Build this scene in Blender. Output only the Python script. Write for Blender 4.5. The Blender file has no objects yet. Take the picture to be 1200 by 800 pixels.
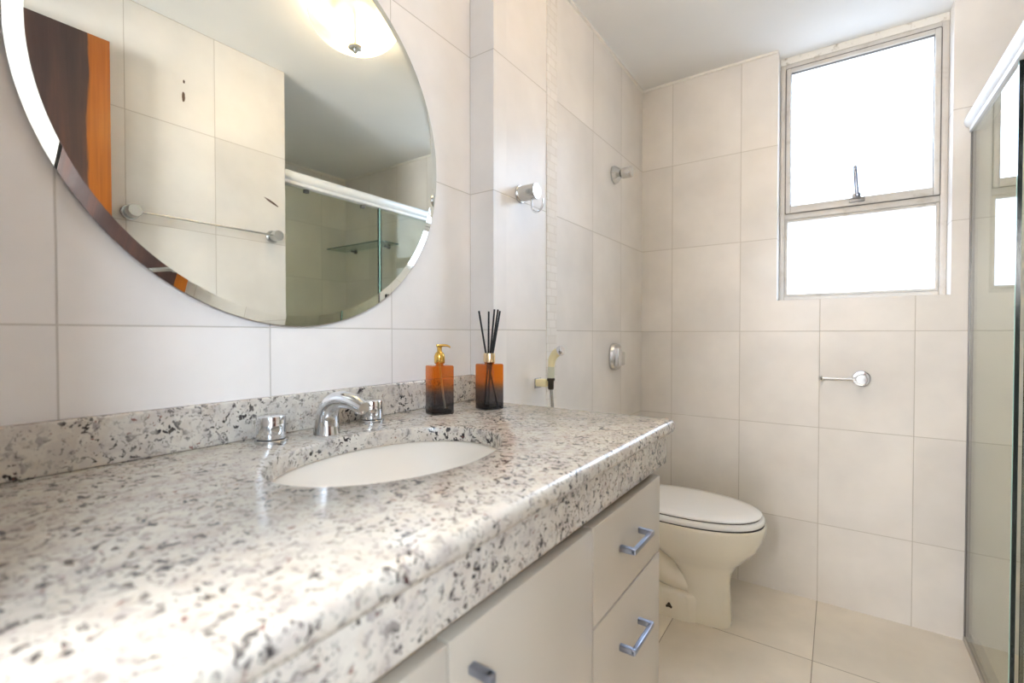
import bpy, bmesh, math, random
from mathutils import Vector, Matrix
random.seed(7)
PI = math.pi
S = bpy.context.scene
C = S.collection

# ------------------------------------------------------------------ camera, world, lights, exposure
CAM = (0.897, 0.0, 1.112)
cd = bpy.data.cameras.new('camera')
cd.sensor_width = 36.0
cd.lens = 36.0 * 551.67 / 1200.0
cd.clip_start = 0.02
cd.dof.use_dof = True
cd.dof.focus_distance = 1.25
cd.dof.aperture_fstop = 3.0
co = bpy.data.objects.new('camera', cd)
co.location = CAM
co.rotation_euler = (math.radians(90 - 0.882), 0, math.radians(34.63))
C.objects.link(co)
S.camera = co

w = bpy.data.worlds.new('daylight')
S.world = w
w.use_nodes = True
bg = w.node_tree.nodes['Background']
wt = w.node_tree
wg = wt.nodes.new('ShaderNodeTexCoord'); wsx = wt.nodes.new('ShaderNodeSeparateXYZ'); wr = wt.nodes.new('ShaderNodeValToRGB')
wm = wt.nodes.new('ShaderNodeMapRange'); wm.inputs[1].default_value = -0.25; wm.inputs[2].default_value = 0.95
wt.links.new(wg.outputs['Generated'], wsx.inputs[0]); wt.links.new(wsx.outputs[2], wm.inputs[0]); wt.links.new(wm.outputs[0], wr.inputs[0])
wr.color_ramp.elements[0].color = (0.25, 0.27, 0.29, 1)
wr.color_ramp.elements[1].color = (0.78, 0.89, 1.0, 1)
wt.links.new(wr.outputs[0], bg.inputs[0])
bg.inputs[1].default_value = 5.8

WINDOW_GLOW = 0.6
LAMP_GLOW = 0.06
LAMP_WATTS = 2.0

# unseen cool fill light, added outside the doorway to brighten the mirror wall
hd = bpy.data.lights.new('hall_fill_cool', 'AREA'); hd.size = 0.5; hd.energy = 11.5; hd.color = (0.66, 0.81, 1.0)
ho = bpy.data.objects.new('hall_fill_cool', hd); C.objects.link(ho); ho.location = (1.75, -0.72, 1.72)
ho.rotation_euler = (math.radians(70), 0, math.radians(62))

# second, warmer fill light, added unseen to brighten the end wall and floor
hd2 = bpy.data.lights.new('hall_fill_warm', 'AREA'); hd2.size = 0.5; hd2.energy = 19; hd2.color = (0.985, 0.975, 0.985)
ho2 = bpy.data.objects.new('hall_fill_warm', hd2); C.objects.link(ho2); ho2.location = (0.40, -1.3, 1.65)
ho2.rotation_euler = (math.radians(82), 0, math.radians(-10))

# bright overcast sky seen by the window, above and outside it
ad = bpy.data.lights.new('sky_light', 'AREA'); ad.shape = 'RECTANGLE'; ad.size = 2.2; ad.size_y = 1.6
ad.energy = 80; ad.color = (0.66, 0.82, 1.0)
ao = bpy.data.objects.new('sky_light', ad); C.objects.link(ao)
ao.location = (1.15, 3.9, 2.75)
from mathutils import Vector as _V
ao.rotation_euler = (_V((0.75, 1.4, 1.1)) - _V(ao.location)).to_track_quat('-Z', 'Y').to_euler()

S.view_settings.view_transform = 'Standard'
S.view_settings.look = 'None'
S.view_settings.gamma = 1
S.view_settings.use_curve_mapping = False
S.view_settings.exposure = 1.72
S.cycles.use_denoising = True
S.cycles.max_bounces = 10
S.cycles.diffuse_bounces = 6
S.cycles.glossy_bounces = 6
S.cycles.transparent_max_bounces = 16
S.cycles.caustics_reflective = False
S.cycles.caustics_refractive = False
S.cycles.sample_clamp_indirect = 6

# ------------------------------------------------------------------ room measures (metres)
D = 2.326        # back wall
CEIL = 2.326
COLX = 0.085     # face of the boxed-out wall beside the vanity
JOG = 1.083
WR = 1.25        # wall opposite the mirror
WRY = 1.213      # where it ends and the shower begins
SHX = 2.33       # far shower wall
FY = 0.03        # wall with the doorway
WX0, WX1, WZ0 = 0.68, 1.2365, 1.257
WY = D + 0.085   # face of the window frame

# ------------------------------------------------------------------ colours and node helpers
def lin(r, g, b):
    f = lambda c: (c / 255 / 12.92) if c / 255 <= 0.04045 else ((c / 255 + 0.055) / 1.055) ** 2.4
    return (f(r), f(g), f(b), 1)

def mat(name, col=(0.8, 0.8, 0.8, 1), rough=0.5, metal=0.0, spec=0.5, coat=0.0):
    m = bpy.data.materials.new(name)
    m.use_nodes = True
    b = m.node_tree.nodes['Principled BSDF']
    b.inputs['Base Color'].default_value = col
    b.inputs['Roughness'].default_value = rough
    b.inputs['Metallic'].default_value = metal
    b.inputs['Specular IOR Level'].default_value = spec
    b.inputs['Coat Weight'].default_value = coat
    b.inputs['Coat Roughness'].default_value = 0.05
    return m

class NT:
    def __init__(s, m):
        s.m = m; s.nt = m.node_tree; s.N = s.nt.nodes; s.L = s.nt.links
        s.b = s.N.get('Principled BSDF')
    def n(s, t, **kw):
        x = s.N.new(t)
        for k, v in kw.items(): setattr(x, k, v)
        return x
    def put(s, sock, v):
        if hasattr(v, 'links') or isinstance(v, bpy.types.NodeSocket): s.L.new(v, sock)
        else: sock.default_value = v
    def math(s, op, a, b=0.0, clamp=False):
        x = s.n('ShaderNodeMath', operation=op, use_clamp=clamp)
        s.put(x.inputs[0], a); s.put(x.inputs[1], b)
        return x.outputs[0]
    def mix(s, f, a, b, blend='MIX'):
        x = s.n('ShaderNodeMix', data_type='RGBA', blend_type=blend)
        s.put(x.inputs[0], f); s.put(x.inputs[6], a); s.put(x.inputs[7], b)
        return x.outputs[2]
    def pos(s):
        return s.n('ShaderNodeNewGeometry').outputs['Position']
    def sep(s, v):
        x = s.n('ShaderNodeSeparateXYZ'); s.L.new(v, x.inputs[0]); return x.outputs
    def noise(s, v, scale, detail=3.0, rough=0.5, out='Fac'):
        x = s.n('ShaderNodeTexNoise'); s.L.new(v, x.inputs['Vector'])
        x.inputs['Scale'].default_value = scale; x.inputs['Detail'].default_value = detail
        x.inputs['Roughness'].default_value = rough
        return x.outputs[out]
    def ramp(s, f, stops):
        x = s.n('ShaderNodeValToRGB'); s.L.new(f, x.inputs[0])
        e = x.color_ramp.elements
        while len(e) < len(stops): e.new(0.5)
        for el, (p, c) in zip(e, stops): el.position = p; el.color = c if len(c) == 4 else (*c, 1)
        return x.outputs[0]
    def smooth(s, v, lo, hi):
        x = s.n('ShaderNodeMapRange', interpolation_type='SMOOTHSTEP')
        s.put(x.inputs[0], v); x.inputs[1].default_value = lo; x.inputs[2].default_value = hi
        return x.outputs[0]
    def bump(s, h, strength=0.3, dist=0.002):
        x = s.n('ShaderNodeBump'); s.L.new(h, x.inputs['Height'])
        x.inputs['Strength'].default_value = strength; x.inputs['Distance'].default_value = dist
        s.L.new(x.outputs[0], s.b.inputs['Normal'])

def tile_mat(name, uaxis, uoff, uw, vaxis, voff, vw, col, grout, half=0.0012, rough=0.34, cloud=0.05, marks=(), ustart=None):
    """ceramic tiles: grid of grout lines, slight tint from tile to tile, soft clouding, low relief"""
    m = mat(name, col, rough)
    t = NT(m)
    P = t.pos(); q = t.sep(P)
    ds, ids = [], []
    for ax, off, ww in ((uaxis, uoff, uw), (vaxis, voff, vw)):
        a = t.math('DIVIDE', t.math('SUBTRACT', q[ax], off), ww)
        f = t.math('FRACT', a)
        d = t.math('MULTIPLY', t.math('MINIMUM', f, t.math('SUBTRACT', 1.0, f)), ww)
        ds.append(d); ids.append(t.math('FLOOR', a))
    if ustart is not None: ds[0] = t.math('ADD', ds[0], t.math('LESS_THAN', q[uaxis], ustart))
    d = t.math('MINIMUM', ds[0], ds[1])
    line = t.math('SUBTRACT', 1.0, t.smooth(d, half * 0.6, half * 1.5))
    idv = t.n('ShaderNodeCombineXYZ'); t.L.new(ids[0], idv.inputs[0]); t.L.new(ids[1], idv.inputs[1])
    wn = t.n('ShaderNodeTexWhiteNoise'); t.L.new(idv.outputs[0], wn.inputs[0])
    va = t.n('ShaderNodeVectorMath', operation='ADD')
    vm = t.n('ShaderNodeVectorMath', operation='SCALE'); t.L.new(idv.outputs[0], vm.inputs[0]); vm.inputs['Scale'].default_value = 3.7
    t.L.new(P, va.inputs[0]); t.L.new(vm.outputs[0], va.inputs[1])
    cl = t.noise(va.outputs[0], 3.2, 4, 0.55)
    dark = tuple(c * (1 - cloud * 2.2) for c in col[:3]) + (1,)
    lite = tuple(min(1, c * (1 + cloud)) for c in col[:3]) + (1,)
    c1 = t.ramp(cl, [(0.3, dark), (0.7, lite)])
    tint = t.math('ADD', 0.975, t.math('MULTIPLY', wn.outputs['Value'], 0.03))
    tc = t.n('ShaderNodeCombineColor')
    for i in range(3): t.L.new(tint, tc.inputs[i])
    c2 = t.mix(1.0, c1, tc.outputs[0], 'MULTIPLY')
    c3 = t.mix(line, c2, grout)
    for (mu, mv, ru, rv, sh) in marks:          # small stains and drilled-out plug holes with a shape of their own
        u = t.math('SUBTRACT', q[uaxis], mu); v = t.math('SUBTRACT', t.math('SUBTRACT', q[vaxis], mv), t.math('MULTIPLY', u, sh))
        e = t.math('ADD', t.math('POWER', t.math('DIVIDE', u, ru), 2.0), t.math('POWER', t.math('DIVIDE', v, rv), 2.0))
        e = t.math('ADD', e, t.math('MULTIPLY', t.noise(P, 160, 2), 1.0))
        c3 = t.mix(t.math('LESS_THAN', e, 1.35), c3, lin(88, 66, 52))
    t.L.new(c3, t.b.inputs['Base Color'])
    rr = t.math('ADD', rough, t.math('MULTIPLY', line, 0.5)); t.L.new(rr, t.b.inputs['Roughness'])
    t.bump(t.math('SUBTRACT', t.math('MULTIPLY', cl, 0.12), line), 0.35, 0.0015)
    return m

IVORY = lin(233, 228, 222)
GROUT = lin(196, 189, 179)
M = {}
M['tile_left'] = tile_mat('ivory_tile_beside_mirror', 1, 0.180, 0.3005, 2, 0.325, 0.4, IVORY, GROUT)
M['tile_column'] = tile_mat('ivory_tile_on_boxed_wall', 1, 1.447, 0.3005, 2, 0.325, 0.4, IVORY, GROUT, ustart=1.40)
M['tile_back'] = tile_mat('ivory_tile_on_back_wall', 0, 0.235, 0.3013, 2, 0.325, 0.4, IVORY, GROUT)
M['tile_right'] = tile_mat('ivory_tile_opposite_mirror', 1, 0.0135, 0.3, 2, 0.325, 0.4, IVORY, GROUT,
                           marks=((0.801, 2.045, 0.006, 0.022, 0), (0.803, 2.105, 0.004, 0.008, 0), (1.15, 1.712, 0.035, 0.006, -0.45)))
M['tile_shower'] = tile_mat('ivory_tile_in_shower', 1, 1.213, 0.3, 2, 0.325, 0.4, IVORY, GROUT,
                            marks=((1.42, 1.72, 0.012, 0.01, 0), (1.52, 1.76, 0.016, 0.007, -0.4), (1.47, 1.60, 0.008, 0.02, 0)))
M['floor'] = tile_mat('floor_tile', 0, 0.377, 0.46, 1, 1.888, 0.46, lin(236, 227, 213), lin(160, 148, 132), half=0.0013, rough=0.3, cloud=0.06)

def plaster():
    m = mat('white_ceiling_paint', lin(236, 235, 232), 0.8, spec=0.2)
    t = NT(m); P = t.pos(); n = t.noise(P, 60, 4)
    t.L.new(t.ramp(t.noise(P, 1.6, 3), [(0.3, lin(230, 229, 226)), (0.7, lin(239, 238, 236))]), t.b.inputs['Base Color'])
    t.bump(n, 0.08, 0.002)
    return m
M['ceiling'] = plaster()

def cracked():
    m = mat('cracked_plaster', lin(226, 221, 212), 0.85, spec=0.2)
    t = NT(m); P = t.pos()
    n = t.noise(P, 22, 6, 0.65)
    t.L.new(t.ramp(n, [(0.30, lin(120, 108, 92)), (0.37, lin(200, 193, 180)), (0.45, lin(230, 226, 218))]), t.b.inputs['Base Color'])
    t.bump(t.noise(P, 90, 5), 0.5, 0.003)
    return m
M['crack'] = cracked()
M['caulk'] = mat('white_caulk', lin(240, 236, 228), 0.6)

def granite():
    m = mat('speckled_white_granite', rough=0.22, spec=0.5)
    t = NT(m); P = t.pos()
    dn = t.n('ShaderNodeTexNoise'); t.L.new(P, dn.inputs['Vector']); dn.inputs['Scale'].default_value = 60; dn.inputs['Detail'].default_value = 4
    dv = t.n('ShaderNodeVectorMath', operation='SCALE'); t.L.new(dn.outputs['Color'], dv.inputs[0]); dv.inputs['Scale'].default_value = 0.020
    pv = t.n('ShaderNodeVectorMath', operation='ADD'); t.L.new(P, pv.inputs[0]); t.L.new(dv.outputs[0], pv.inputs[1])
    V = pv.outputs[0]
    def off(v, o):
        x = t.n('ShaderNodeVectorMath', operation='ADD'); t.L.new(v, x.inputs[0]); x.inputs[1].default_value = o; return x.outputs[0]
    base = t.ramp(t.noise(P, 24, 4, 0.6), [(0.25, lin(174, 163, 153)), (0.42, lin(194, 186, 174)), (0.58, lin(204, 198, 185)), (0.8, lin(191, 179, 161))])
    vo = t.n('ShaderNodeTexVoronoi'); t.L.new(V, vo.inputs['Vector']); vo.inputs['Scale'].default_value = 70
    so = t.n('ShaderNodeSeparateColor'); t.L.new(vo.outputs['Color'], so.inputs[0])
    base = t.mix(t.math('MULTIPLY', t.smooth(so.outputs[0], 0.66, 0.72), 0.25), base, lin(172, 164, 160))
    base = t.mix(t.math('MULTIPLY', t.smooth(so.outputs[1], 0.80, 0.86), 0.25), base, lin(188, 172, 152))
    clus = t.smooth(t.noise(off(P, (3.1, 0.4, 1.7)), 17, 3, 0.6), 0.38, 0.62)
    # smoky grey patches, then the dark mica flecks gathered round them
    g = t.smooth(t.noise(off(V, (1.2, 5.1, 0.3)), 62, 3, 0.6), 0.57, 0.64)
    base = t.mix(t.math('MULTIPLY', t.math('MULTIPLY', g, 0.75), t.math('ADD', 0.25, t.math('MULTIPLY', clus, 0.75))), base, lin(128, 119, 117))
    def flecks(scale, lo, hi, col, amt, o, c0):
        nonlocal base
        k = t.smooth(t.noise(off(V, o), scale, 2.5, 0.55), lo, hi)
        k = t.math('MULTIPLY', k, t.math('ADD', c0, t.math('MULTIPLY', clus, 1 - c0)))
        base = t.mix(t.math('MULTIPLY', k, amt), base, col)
    flecks(88, 0.59, 0.62, lin(42, 36, 38), 0.97, (0.7, 0.2, 4.4), 0.25)
    flecks(150, 0.595, 0.63, lin(36, 31, 32), 0.97, (6.7, 3.2, 1.4), 0.35)
    flecks(120, 0.68, 0.71, lin(120, 66, 56), 0.85, (9.7, 8.2, 2.4), 1.0)
    t.L.new(base, t.b.inputs['Base Color'])
    return m
M['granite'] = granite()

M['laminate'] = mat('cream_laminate', lin(194, 184, 167), 0.3)
t = NT(M['laminate']); t.bump(t.noise(t.pos(), 220, 3), 0.03, 0.001)
M['carcass'] = mat('tan_carcass_board', lin(172, 154, 128), 0.55)
M['ceramic'] = mat('ivory_sanitary_ceramic', lin(243, 236, 219), 0.12, coat=0.5)
M['seat'] = mat('white_seat_plastic', lin(250, 249, 247), 0.22)
M['basin'] = mat('white_basin_ceramic', lin(226, 217, 203), 0.4, spec=0.25)
M['chrome'] = mat('polished_chrome', (0.78, 0.79, 0.81, 1), 0.09, 1.0)
M['satin'] = mat('brushed_chrome', (0.62, 0.62, 0.61, 1), 0.26, 1.0)
M['handle'] = mat('satin_blue_grey_metal', lin(150, 156, 172), 0.28, 1.0)
M['gold'] = mat('polished_gold', lin(226, 184, 96), 0.16, 1.0)
M['pale_gold'] = mat('pale_gold_metal', lin(226, 200, 160), 0.2, 1.0)
M['black'] = mat('black_rubber', (0.012, 0.012, 0.012, 1), 0.5)
M['reed'] = mat('black_reed', (0.014, 0.013, 0.013, 1), 0.7)
t = NT(M['reed']); t.bump(t.noise(t.pos(), 500, 2), 0.2, 0.001)
M['cream_plastic'] = mat('yellowed_cream_plastic', lin(238, 225, 178), 0.3)
M['grey_plastic'] = mat('grey_green_grip', lin(206, 206, 184), 0.35)
M['rail'] = mat('white_painted_aluminium', lin(238, 238, 238), 0.28)
M['alu'] = mat('grey_aluminium', lin(122, 119, 118), 0.4, 0.5)
M['track'] = mat('matt_beige_aluminium', lin(184, 178, 168), 0.4, 0.3)
M['glass_end'] = mat('dark_glass_end', (0.006, 0.010, 0.009, 1), 0.15)
M['frame'] = mat('painted_window_frame', lin(216, 210, 202), 0.4)
t = NT(M['frame'])
t.L.new(t.ramp(t.noise(t.pos(), 14, 5, 0.65), [(0.28, lin(180, 172, 160)), (0.42, lin(201, 195, 187)), (0.7, lin(208, 204, 198))]), t.b.inputs['Base Color'])
M['groove'] = mat('dark_window_gasket', lin(92, 86, 80), 0.7)
M['dark_edge'] = mat('dark_mirror_edge', lin(70, 66, 62), 0.4)
M['mirror'] = mat('silvered_mirror', (0.82, 0.865, 0.835, 1), 0.0, 1.0)
M['latch'] = mat('worn_latch_metal', lin(132, 130, 128), 0.45, 0.6)
M['bolt'] = mat('dark_bolt', lin(70, 62, 52), 0.4, 0.8)
M['gap_shade'] = mat('seat_gap_shade', lin(46, 44, 50), 0.6)  # dark colour standing in for the shade in the seat gaps
M['hall'] = mat('grey_hall_paint', lin(200, 199, 197), 0.6)
M['white'] = mat('white_paint', lin(236, 234, 230), 0.5)

def wood():
    m = mat('varnished_wood', lin(120, 70, 40), 0.3, coat=0.3)
    t = NT(m); P = t.pos()
    mp = t.n('ShaderNodeMapping'); t.L.new(P, mp.inputs[0]); mp.inputs['Scale'].default_value = (6, 6, 0.55)
    g = t.noise(mp.outputs[0], 3.0, 5, 0.6)
    mp2 = t.n('ShaderNodeMapping'); t.L.new(P, mp2.inputs[0]); mp2.inputs['Scale'].default_value = (40, 40, 1.2)
    fine = t.noise(mp2.outputs[0], 4, 3)
    heart = t.ramp(t.math('ADD', t.math('MULTIPLY', g, 0.8), t.math('MULTIPLY', fine, 0.2)), [(0.25, lin(50, 38, 38)), (0.5, lin(72, 51, 47)), (0.75, lin(100, 64, 52))])
    sap = t.ramp(fine, [(0.2, lin(158, 84, 14)), (0.8, lin(186, 104, 24))])
    y = t.sep(P)[1]
    edge = t.math('ADD', y, t.math('MULTIPLY', t.math('SUBTRACT', g, 0.5), 0.05))
    k = t.smooth(edge, 0.492, 0.500)
    t.L.new(t.mix(k, heart, sap), t.b.inputs['Base Color'])
    return m
M['wood'] = wood()

def sheet_glass(name, tint, f0=0.04, haze=0.0, hazecol=(0.8, 0.85, 0.78, 1)):
    """clear tinted sheet: tinted straight-through light plus Schlick reflection on each face"""
    m = bpy.data.materials.new(name); m.use_nodes = True
    t = NT(m); t.N.remove(t.b)
    geo = t.n('ShaderNodeNewGeometry')
    dp = t.n('ShaderNodeVectorMath', operation='DOT_PRODUCT'); t.L.new(geo.outputs['Incoming'], dp.inputs[0]); t.L.new(geo.outputs['Normal'], dp.inputs[1])
    c = t.math('ABSOLUTE', dp.outputs['Value'])
    F = t.math('ADD', f0, t.math('MULTIPLY', t.math('POWER', t.math('SUBTRACT', 1.0, c, True), 5.0), 1 - f0))
    tr = t.n('ShaderNodeBsdfTransparent'); tr.inputs[0].default_value = tint
    gl = t.n('ShaderNodeBsdfGlossy'); gl.inputs['Roughness'].default_value = 0.0
    body = tr.outputs[0]
    if haze:
        df = t.n('ShaderNodeBsdfDiffuse'); df.inputs[0].default_value = hazecol
        mh = t.n('ShaderNodeMixShader'); mh.inputs[0].default_value = haze
        t.L.new(body, mh.inputs[1]); t.L.new(df.outputs[0], mh.inputs[2]); body = mh.outputs[0]
    mx = t.n('ShaderNodeMixShader'); t.L.new(F, mx.inputs[0]); t.L.new(body, mx.inputs[1]); t.L.new(gl.outputs[0], mx.inputs[2])
    t.L.new(mx.outputs[0], t.N['Material Output'].inputs[0])
    return m
M['glass'] = sheet_glass('green_tinted_shower_glass', (0.95, 0.965, 0.90, 1), haze=0.02)
M['shelf_glass'] = sheet_glass('green_shelf_glass', (0.80, 0.90, 0.84, 1))
M['glass_edge'] = mat('sea_green_glass_edge', lin(176, 228, 214), 0.1)
M['shelf_edge'] = mat('dark_green_glass_edge', lin(48, 92, 76), 0.1)

def bottle_glass():
    m = bpy.data.materials.new('amber_to_smoke_glass'); m.use_nodes = True
    t = NT(m); t.N.remove(t.b)
    z = t.sep(t.pos())[2]
    f = t.smooth(t.math('ADD', z, t.math('MULTIPLY', t.noise(t.pos(), 40, 2), 0.012)), 0.945, 1.025)
    thru = t.ramp(f, [(0.0, (0.42, 0.41, 0.43)), (0.3, (0.50, 0.43, 0.40)), (0.75, (0.95, 0.52, 0.14)), (1.0, (0.97, 0.52, 0.11))])
    body = t.ramp(f, [(0.0, lin(58, 56, 58)), (0.3, lin(84, 68, 60)), (0.75, lin(214, 98, 14)), (1.0, lin(218, 94, 8))])
    geo = t.n('ShaderNodeNewGeometry')
    dp = t.n('ShaderNodeVectorMath', operation='DOT_PRODUCT'); t.L.new(geo.outputs['Incoming'], dp.inputs[0]); t.L.new(geo.outputs['Normal'], dp.inputs[1])
    c = t.math('ABSOLUTE', dp.outputs['Value'])
    F = t.math('ADD', 0.045, t.math('MULTIPLY', t.math('POWER', t.math('SUBTRACT', 1.0, c, True), 5.0), 0.95))
    tr = t.n('ShaderNodeBsdfTransparent'); t.L.new(thru, tr.inputs[0])
    tl = t.n('ShaderNodeBsdfTranslucent'); t.L.new(body, tl.inputs[0])
    df = t.n('ShaderNodeBsdfDiffuse'); t.L.new(body, df.inputs[0])
    m1 = t.n('ShaderNodeMixShader'); m1.inputs[0].default_value = 0.5; t.L.new(tl.outputs[0], m1.inputs[1]); t.L.new(df.outputs[0], m1.inputs[2])
    m2 = t.n('ShaderNodeMixShader'); m2.inputs[0].default_value = 0.16; t.L.new(tr.outputs[0], m2.inputs[1]); t.L.new(m1.outputs[0], m2.inputs[2])
    gl = t.n('ShaderNodeBsdfGlossy'); gl.inputs['Roughness'].default_value = 0.03
    m3 = t.n('ShaderNodeMixShader'); t.L.new(F, m3.inputs[0]); t.L.new(m2.outputs[0], m3.inputs[1]); t.L.new(gl.outputs[0], m3.inputs[2])
    t.L.new(m3.outputs[0], t.N['Material Output'].inputs[0])
    return m
M['bottle'] = bottle_glass()

def pane_mat():
    """frosted pane lit from outside by daylight, with the pressed pattern of the glass"""
    m = bpy.data.materials.new('lit_frosted_pane'); m.use_nodes = True
    t = NT(m); t.N.remove(t.b); P = t.pos()
    v = t.n('ShaderNodeTexVoronoi'); t.L.new(P, v.inputs['Vector']); v.inputs['Scale'].default_value = 60
    pat = t.smooth(v.outputs['Distance'], 0.3, 0.8)
    em = t.n('ShaderNodeEmission'); t.L.new(t.mix(pat, (0.93, 0.965, 1.0, 1), (0.66, 0.72, 0.84, 1)), em.inputs[0]); em.inputs[1].default_value = WINDOW_GLOW
    tr = t.n('ShaderNodeBsdfTransparent'); tr.inputs[0].default_value = (0.9, 0.94, 1, 1)
    mx = t.n('ShaderNodeMixShader'); mx.inputs[0].default_value = 0.4
    t.L.new(tr.outputs[0], mx.inputs[1]); t.L.new(em.outputs[0], mx.inputs[2]); t.L.new(mx.outputs[0], t.N['Material Output'].inputs[0])
    return m
M['pane'] = pane_mat()

def lamp_glass():
    m = bpy.data.materials.new('warm_alabaster_glass'); m.use_nodes = True
    t = NT(m); t.N.remove(t.b)
    n = t.noise(t.pos(), 7, 3)
    col = t.ramp(n, [(0.3, lin(246, 205, 132)), (0.7, lin(250, 226, 176))])
    tl = t.n('ShaderNodeBsdfTranslucent'); t.L.new(col, tl.inputs[0])
    df = t.n('ShaderNodeBsdfDiffuse'); t.L.new(col, df.inputs[0])
    mx = t.n('ShaderNodeMixShader'); mx.inputs[0].default_value = 0.45; t.L.new(tl.outputs[0], mx.inputs[1]); t.L.new(df.outputs[0], mx.inputs[2])
    em = t.n('ShaderNodeEmission'); t.L.new(col, em.inputs[0]); em.inputs[1].default_value = LAMP_GLOW
    tr = t.n('ShaderNodeBsdfTransparent'); tr.inputs[0].default_value = (1.0, 0.95, 0.86, 1)
    m2 = t.n('ShaderNodeMixShader'); m2.inputs[0].default_value = 0.30; t.L.new(mx.outputs[0], m2.inputs[1]); t.L.new(tr.outputs[0], m2.inputs[2])
    ad = t.n('ShaderNodeAddShader'); t.L.new(m2.outputs[0], ad.inputs[0]); t.L.new(em.outputs[0], ad.inputs[1])
    t.L.new(ad.outputs[0], t.N['Material Output'].inputs[0])
    return m
M['lamp'] = lamp_glass()

def mosaic():
    m = mat('split_stone_mosaic', lin(224, 217, 206), 0.55)
    t = NT(m); P = t.pos(); q = t.sep(P)
    row = t.math('DIVIDE', q[2], 0.027)
    fr = t.math('FRACT', row)
    d = t.math('MINIMUM', fr, t.math('SUBTRACT', 1.0, fr))
    sh = t.math('MULTIPLY', t.math('FRACT', t.math('MULTIPLY', t.math('FLOOR', row), 0.37)), 0.03)
    u = t.math('DIVIDE', t.math('ADD', q[1], sh), 0.047)
    fu = t.math('FRACT', u); du = t.math('MINIMUM', fu, t.math('SUBTRACT', 1.0, fu))
    line = t.math('SUBTRACT', 1.0, t.smooth(t.math('MINIMUM', d, t.math('MULTIPLY', du, 1.7)), 0.03, 0.09))
    iv = t.n('ShaderNodeCombineXYZ'); t.L.new(t.math('FLOOR', row), iv.inputs[0]); t.L.new(t.math('FLOOR', u), iv.inputs[1])
    wn = t.n('ShaderNodeTexWhiteNoise'); t.L.new(iv.outputs[0], wn.inputs[0])
    c = t.ramp(wn.outputs['Value'], [(0, lin(226, 220, 212)), (0.5, lin(230, 225, 218)), (1, lin(234, 229, 223))])
    t.L.new(t.mix(t.math('MULTIPLY', line, 0.7), c, lin(216, 209, 200)), t.b.inputs['Base Color'])
    t.bump(t.math('SUBTRACT', t.math('MULTIPLY', wn.outputs['Value'], 0.7), line), 0.25, 0.002)
    return m
M['mosaic'] = mosaic()

# ------------------------------------------------------------------ mesh helpers
def new(): return bmesh.new()

def box(bm, x0, x1, y0, y1, z0, z1, bev=0.0, seg=2):
    r = bmesh.ops.create_cube(bm, size=1.0)
    vs = r['verts']
    for v in vs:
        v.co = Vector((x0 + (v.co.x + .5) * (x1 - x0), y0 + (v.co.y + .5) * (y1 - y0), z0 + (v.co.z + .5) * (z1 - z0)))
    if bev > 0:
        es = list({e for v in vs for e in v.link_edges})
        r2 = bmesh.ops.bevel(bm, geom=es, offset=bev, segments=seg, profile=0.5, affect='EDGES')
        vs = list({v for f in r2['faces'] for v in f.verts} | {v for v in vs if v.is_valid})
    return vs

def lathe(bm, prof, n=40, M4=None, cap0=True, cap1=True):
    """revolve (r, z) about local z, then place by matrix"""
    M4 = M4 or Matrix()
    rings = []
    for r, z in prof:
        rings.append([bm.verts.new(M4 @ Vector((max(r, 1e-5) * math.cos(2 * PI * k / n), max(r, 1e-5) * math.sin(2 * PI * k / n), z))) for k in range(n)])
    for a, b in zip(rings, rings[1:]):
        for k in range(n):
            bm.faces.new((a[k], a[(k + 1) % n], b[(k + 1) % n], b[k]))
    if cap0: bm.faces.new(list(reversed(rings[0])))
    if cap1: bm.faces.new(rings[-1])

def axis(loc, d):
    """matrix that takes local z onto direction d at loc"""
    return Matrix.Translation(loc) @ Vector((0, 0, 1)).rotation_difference(Vector(d)).to_matrix().to_4x4()

def tube(bm, pts, rad, n=14, flat=1.0):
    pts = [Vector(p) for p in pts]
    rs = rad if isinstance(rad, (list, tuple)) else [rad] * len(pts)
    T = [(pts[min(i + 1, len(pts) - 1)] - pts[max(i - 1, 0)]).normalized() for i in range(len(pts))]
    up = Vector((0, 1, 0)) if abs(T[0].y) < 0.9 else Vector((1, 0, 0))
    N = (up - T[0] * up.dot(T[0])).normalized()
    rings = []
    for i, p in enumerate(pts):
        N = (N - T[i] * N.dot(T[i])).normalized(); B = T[i].cross(N)
        rings.append([bm.verts.new(p + (N * math.cos(2 * PI * k / n) + B * math.sin(2 * PI * k / n) * flat) * rs[i]) for k in range(n)])
    for a, b in zip(rings, rings[1:]):
        for k in range(n): bm.faces.new((a[k], a[(k + 1) % n], b[(k + 1) % n], b[k]))
    bm.faces.new(list(reversed(rings[0]))); bm.faces.new(rings[-1])

def spline(P, n=8):
    P = [Vector(p) for p in P]; Q = [P[0] * 2 - P[1]] + P + [P[-1] * 2 - P[-2]]; out = []
    for i in range(1, len(Q) - 2):
        a, b, c, d = Q[i - 1:i + 3]
        for k in range(n):
            s = k / n
            out.append(0.5 * ((2 * b) + (c - a) * s + (2 * a - 5 * b + 4 * c - d) * s * s + (3 * b - a - 3 * c + d) * s ** 3))
    return out + [P[-1]]

def loft(bm, rings, cap0=True, cap1=True):
    R = [[bm.verts.new(p) for p in r] for r in rings]
    n = len(R[0])
    for a, b in zip(R, R[1:]):
        for k in range(n): bm.faces.new((a[k], a[(k + 1) % n], b[(k + 1) % n], b[k]))
    if cap0: bm.faces.new(list(reversed(R[0])))
    if cap1: bm.faces.new(R[-1])

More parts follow.
